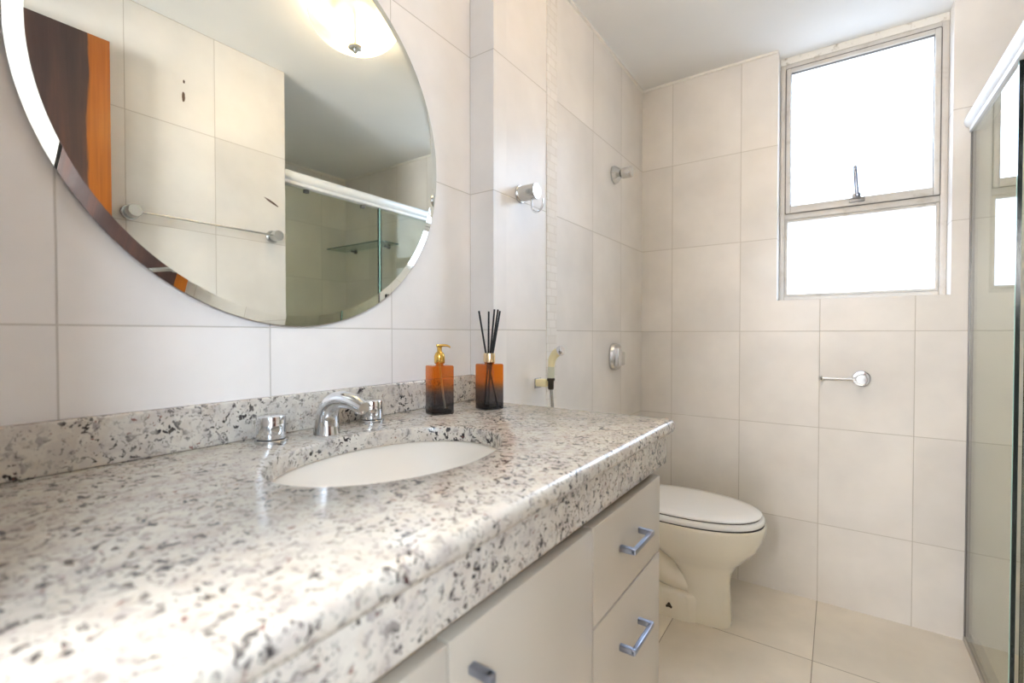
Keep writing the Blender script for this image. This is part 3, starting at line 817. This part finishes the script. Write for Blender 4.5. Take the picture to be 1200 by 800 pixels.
# paper holder ------------------------------------------------------
TX, TZ = 0.977, 0.936
ph = thing('toilet_paper_holder', 'chrome open-arm paper holder on the end wall below the window', 'paper holder', (TX, D, TZ))
A = axis((TX, D, TZ), (0, -1, 0))
b = new(); lathe(b, [(0.031, 0), (0.031, 0.006), (0.028, 0.009), (0.018, 0.010)], 36, A); obj('flange', b, M['chrome'], ph)
b = new(); lathe(b, [(0.0195, 0.009), (0.0195, 0.056), (0.0175, 0.059), (0.001, 0.0595)], 32, A); obj('post', b, M['chrome'], ph)
b = new(); tube(b, [(TX - 0.012, D - 0.045, TZ), (TX - 0.132, D - 0.045, TZ - 0.001)], 0.0042, 14)
lathe(b, [(0.0065, -0.010), (0.0075, -0.004), (0.0075, 0.007), (0.006, 0.009)], 16, Matrix.Translation((TX - 0.134, D - 0.045, TZ - 0.001)))
obj('arm', b, M['chrome'], ph)

# ------------------------------------------------------------------ toilet
TY = 1.945
to = thing('toilet', 'ivory ceramic toilet with a closed white lid, past the vanity end', 'toilet', (0.40, TY, 0))
def egg(x0, x1, hw, z, n=56, e=2.2, wide=0.42):
    """outline: round front at x1, blunter back at x0"""
    xm = x0 + (x1 - x0) * wide; out = []
    for k in range(n):
        a = 2 * PI * k / n; c, s = math.cos(a), math.sin(a)
        ex = e if c > 0 else 2.8
        rx = (x1 - xm) if c > 0 else (xm - x0)
        out.append(Vector((xm + rx * math.copysign(abs(c) ** (2 / ex), c), TY + hw * math.copysign(abs(s) ** (2 / 2.15), s), z)))
    return out
b = new()
loft(b, [egg(0.395, 0.574, 0.060, 0.0, wide=0.45, e=2.6), egg(0.395, 0.576, 0.062, 0.012, wide=0.45, e=2.6), egg(0.392, 0.570, 0.062, 0.10, wide=0.45, e=2.6), egg(0.385, 0.568, 0.064, 0.165, wide=0.45, e=2.5),
         egg(0.36, 0.576, 0.074, 0.205), egg(0.32, 0.598, 0.100, 0.240), egg(0.27, 0.634, 0.132, 0.278), egg(0.225, 0.664, 0.156, 0.315),
         egg(0.195, 0.680, 0.170, 0.350), egg(0.18, 0.688, 0.178, 0.380), egg(0.175, 0.6895, 0.1795, 0.396), egg(0.177, 0.688, 0.178, 0.402), egg(0.180, 0.684, 0.175, 0.4045)])
bowl = obj('bowl', b, M['ceramic'], to, ang=60)
# trapway swept down behind the front pedestal
b = new(); tube(b, spline([(0.20, TY, 0.30), (0.24, TY, 0.235), (0.32, TY, 0.165), (0.44, TY, 0.115)], 6), [0.13 - 0.0042 * i for i in range(19)], 28, 0.85)
obj('trapway', b, M['ceramic'], to, ang=60)
def foot(ins, z):
    return [Vector((x, y, z)) for x, y in [(0.09 + ins, TY - 0.083 + ins), (0.425, TY - 0.083 + ins), (0.47 - ins, TY - 0.055 + ins), (0.47 - ins, TY + 0.055 - ins), (0.425, TY + 0.083 - ins), (0.09 + ins, TY + 0.083 - ins)]]
b = new(); loft(b, [foot(0, 0), foot(0, 0.090), foot(0.004, 0.100), foot(0.014, 0.108)])
bmesh.ops.bevel(b, geom=[e for e in b.edges if abs(e.verts[0].co.z - e.verts[1].co.z) > 0.05], offset=0.012, segments=3, affect='EDGES')
obj('foot', b, M['ceramic'], to, ang=40)
b = new(); lathe(b, [(0.009, 0), (0.009, 0.003), (0.005, 0.004), (0.0045, 0.009), (0.001, 0.010)], 6, axis((0.362, TY - 0.083, 0.048), (0, -1, 0)))
for q_ in ((0, 0.006), (-0.008, -0.005), (0.008, -0.005)):
    lathe(b, [(0.0045, 0), (0.0045, 0.004), (0.001, 0.005)], 10, axis((0.362 + q_[0], TY - 0.083, 0.048 + q_[1]), (0, -1, 0)))
obj('fixing_bolt', b, M['bolt'], to)
b = new(); box(b, COLX, 0.24, TY - 0.13, TY + 0.13, 0.20, 0.398, 0.03, 4); obj('rear_deck', b, M['ceramic'], to)
b = new(); loft(b, [egg(0.18, 0.683, 0.1745, 0.4040), egg(0.18, 0.683, 0.1745, 0.4085)]); obj('seat_shade_line', b, M['gap_shade'], to)  # solid dark slice draws the shade line between rim and seat
b = new(); loft(b, [egg(0.172, 0.680, 0.174, 0.4080), egg(0.170, 0.684, 0.177, 0.412), egg(0.170, 0.685, 0.1775, 0.420), egg(0.174, 0.682, 0.175, 0.427), egg(0.18, 0.676, 0.169, 0.430)])
se = obj('seat', b, M['seat'], to, ang=60)
b = new(); loft(b, [egg(0.185, 0.670, 0.165, 0.4298), egg(0.185, 0.670, 0.165, 0.4345)]); obj('lid_shade_line', b, M['gap_shade'], to)  # same painted shade line, between seat and lid
b = new(); loft(b, [egg(0.18, 0.671, 0.167, 0.434), egg(0.176, 0.675, 0.171, 0.437), egg(0.176, 0.675, 0.171, 0.441), egg(0.185, 0.664, 0.161, 0.4465), egg(0.215, 0.625, 0.13, 0.4495), egg(0.27, 0.55, 0.08, 0.451), egg(0.34, 0.46, 0.03, 0.4515)])
obj('lid', b, M['seat'], to, ang=60)
for s in (-1, 1):
    b = new(); lathe(b, [(0.011, 0), (0.012, 0.003), (0.012, 0.027), (0.011, 0.03)], 20, axis((0.172, TY + s * 0.075 - 0.015, 0.4165), (0, 1, 0)))
    box(b, 0.160, 0.176, TY + s * 0.075 - 0.010, TY + s * 0.075 + 0.010, 0.396, 0.4165, 0.002)
    obj('hinge', b, M['seat'], to)

# ------------------------------------------------------------------ shower screen
GX = 1.290
shw = thing('shower_screen', 'framed glass shower screen with a round white top rail', 'shower screen', (GX, 1.77, 0))
b = new(); tube(b, [(GX, WRY + 0.002, 1.870), (GX, WRY + 0.4, 1.870), (GX, D - 0.006, 1.870), (GX, D - 0.002, 1.870)], [0.026, 0.026, 0.026, 0.022], 36)
box(b, GX - 0.012, GX + 0.034, WRY + 0.002, D - 0.002, 1.832, 1.852, 0.003)
obj('top_rail', b, M['rail'], shw, ang=50)
b = new(); box(b, GX - 0.008, GX + 0.036, WRY + 0.001, D - 0.001, 0.0, 0.022, 0.004)
box(b, GX + 0.010, GX + 0.016, WRY + 0.001, D - 0.001, 0.02, 0.034, 0.001)
obj('bottom_track', b, M['track'], shw)
b = new(); box(b, GX - 0.0065, GX + 0.0065, D - 0.014, D - 0.0005, 0.02, 1.835, 0.002)
obj('wall_jamb', b, M['alu'], shw)
def pane(x, y0, y1, z0, z1, lab):
    b = new(); box(b, x - 0.004, x + 0.004, y0, y1, z0, z1)
    g = obj('glass_panel', b, M['glass'], shw, smooth=False); g['label'] = lab
    return g
g1 = pane(GX, 1.790, D - 0.010, 0.022, 1.840, 'fixed glass panel against the end wall')
b = new(); box(b, GX - 0.0045, GX + 0.0045, 1.7865, 1.7900, 0.024, 1.838); obj('glass_end', b, M['glass_end'], g1, smooth=False)
b = new(); box(b, GX - 0.0048, GX - 0.0040, 1.7900, 1.7960, 0.024, 1.838); obj('polished_edge', b, M['glass_edge'], g1, smooth=False)
g2 = pane(GX + 0.026, WRY + 0.012, 1.826, 0.030, 1.840, 'sliding glass panel by the tiled wall')
b = new(); box(b, GX + 0.0215, GX + 0.0305, 1.826, 1.829, 0.030, 1.838); obj('glass_end', b, M['glass_end'], g2, smooth=False)
for y in (1.36, 1.70):
    b = new(); box(b, GX + 0.016, GX + 0.036, y - 0.012, y + 0.012, 1.815, 1.834, 0.003)
    obj('roller_clip', b, M['alu'], g2)
b = new(); box(b, GX - 0.008, GX + 0.030, WRY + 0.001, WRY + 0.022, 1.815, 1.834, 0.003)
obj('bumper', b, M['black'], shw)

# glass corner shelf in the shower ------------------------------------
gs = thing('glass_shelf', 'green glass shelf on dark clips inside the shower', 'shelf', (2.0, D, 1.757))
b = new(); box(b, 1.72, 2.325, 2.155, D - 0.004, 1.753, 1.761); obj('shelf_glass', b, M['shelf_glass'], gs, smooth=False)
b = new(); box(b, 1.718, 2.325, 2.152, 2.155, 1.753, 1.761); box(b, 1.717, 1.720, 2.152, D - 0.004, 1.753, 1.761); obj('polished_edge', b, M['shelf_edge'], gs, smooth=False)
for x in (1.82, 2.20):
    b = new(); box(b, x - 0.012, x + 0.012, D - 0.045, D, 1.742, 1.7528, 0.003); lathe(b, [(0.014, 0), (0.014, 0.012)], 20, axis((x, D, 1.747), (0, -1, 0)))
    obj('clip', b, M['bolt'], gs)

# towel bar opposite the mirror ----------------------------------------
tb = thing('towel_bar', 'thin chrome towel bar on two round posts, seen in the mirror', 'towel bar', (WR, 0.888, 1.555))
for y in (0.625, 1.150):
    A = axis((WR, y, 1.555), (-1, 0, 0))
    b = new(); lathe(b, [(0.028, 0), (0.028, 0.005), (0.026, 0.007), (0.018, 0.008)], 32, A); p = obj('post', b, M['satin'], tb)
    b = new(); lathe(b, [(0.0215, 0.007), (0.0225, 0.009), (0.0225, 0.058), (0.021, 0.061), (0.001, 0.0615)], 32, A); obj('barrel', b, M['satin'], p)
b = new(); tube(b, [(WR - 0.042, 0.64, 1.555), (WR - 0.042, 1.135, 1.555)], 0.0042, 12); obj('bar', b, M['satin'], tb)

# ceiling lamp ---------------------------------------------------------
LX, LY = 0.62, 1.13
lp = thing('ceiling_lamp', 'warm alabaster bowl ceiling lamp with a chrome finial, seen in the mirror', 'lamp', (LX, LY, CEIL))
A = Matrix.Translation((LX, LY, CEIL))
b = new(); lathe(b, [(0.07, 0), (0.07, -0.012), (0.02, -0.016), (0.006, -0.02), (0.006, -0.135)], 32, A); obj('canopy', b, M['white'], lp)
b = new(); prof = [(0.166, -0.012), (0.168, -0.020)] + [(0.168 * math.cos(a) ** 0.8 if a < 1.5 else 0.02, -0.020 - 0.118 * math.sin(a)) for a in [PI / 2 * k / 14 for k in range(1, 14)]] + [(0.012, -0.138)]
lathe(b, prof, 64, A, False, False); obj('bowl', b, M['lamp'], lp, ang=80)
b = new(); lathe(b, [(0.012, -0.134), (0.026, -0.139), (0.026, -0.144), (0.020, -0.148), (0.008, -0.150), (0.009, -0.158), (0.005, -0.163), (0.001, -0.164)], 28, A); obj('finial', b, M['chrome'], lp)
ld = bpy.data.lights.new('bulb', 'POINT'); ld.energy = LAMP_WATTS; ld.color = (1.0, 0.97, 0.92); ld.shadow_soft_size = 0.04
lo = bpy.data.objects.new('bulb', ld); C.objects.link(lo); lo.parent = lp; lo.location = (0.055, 0.075, -0.075)
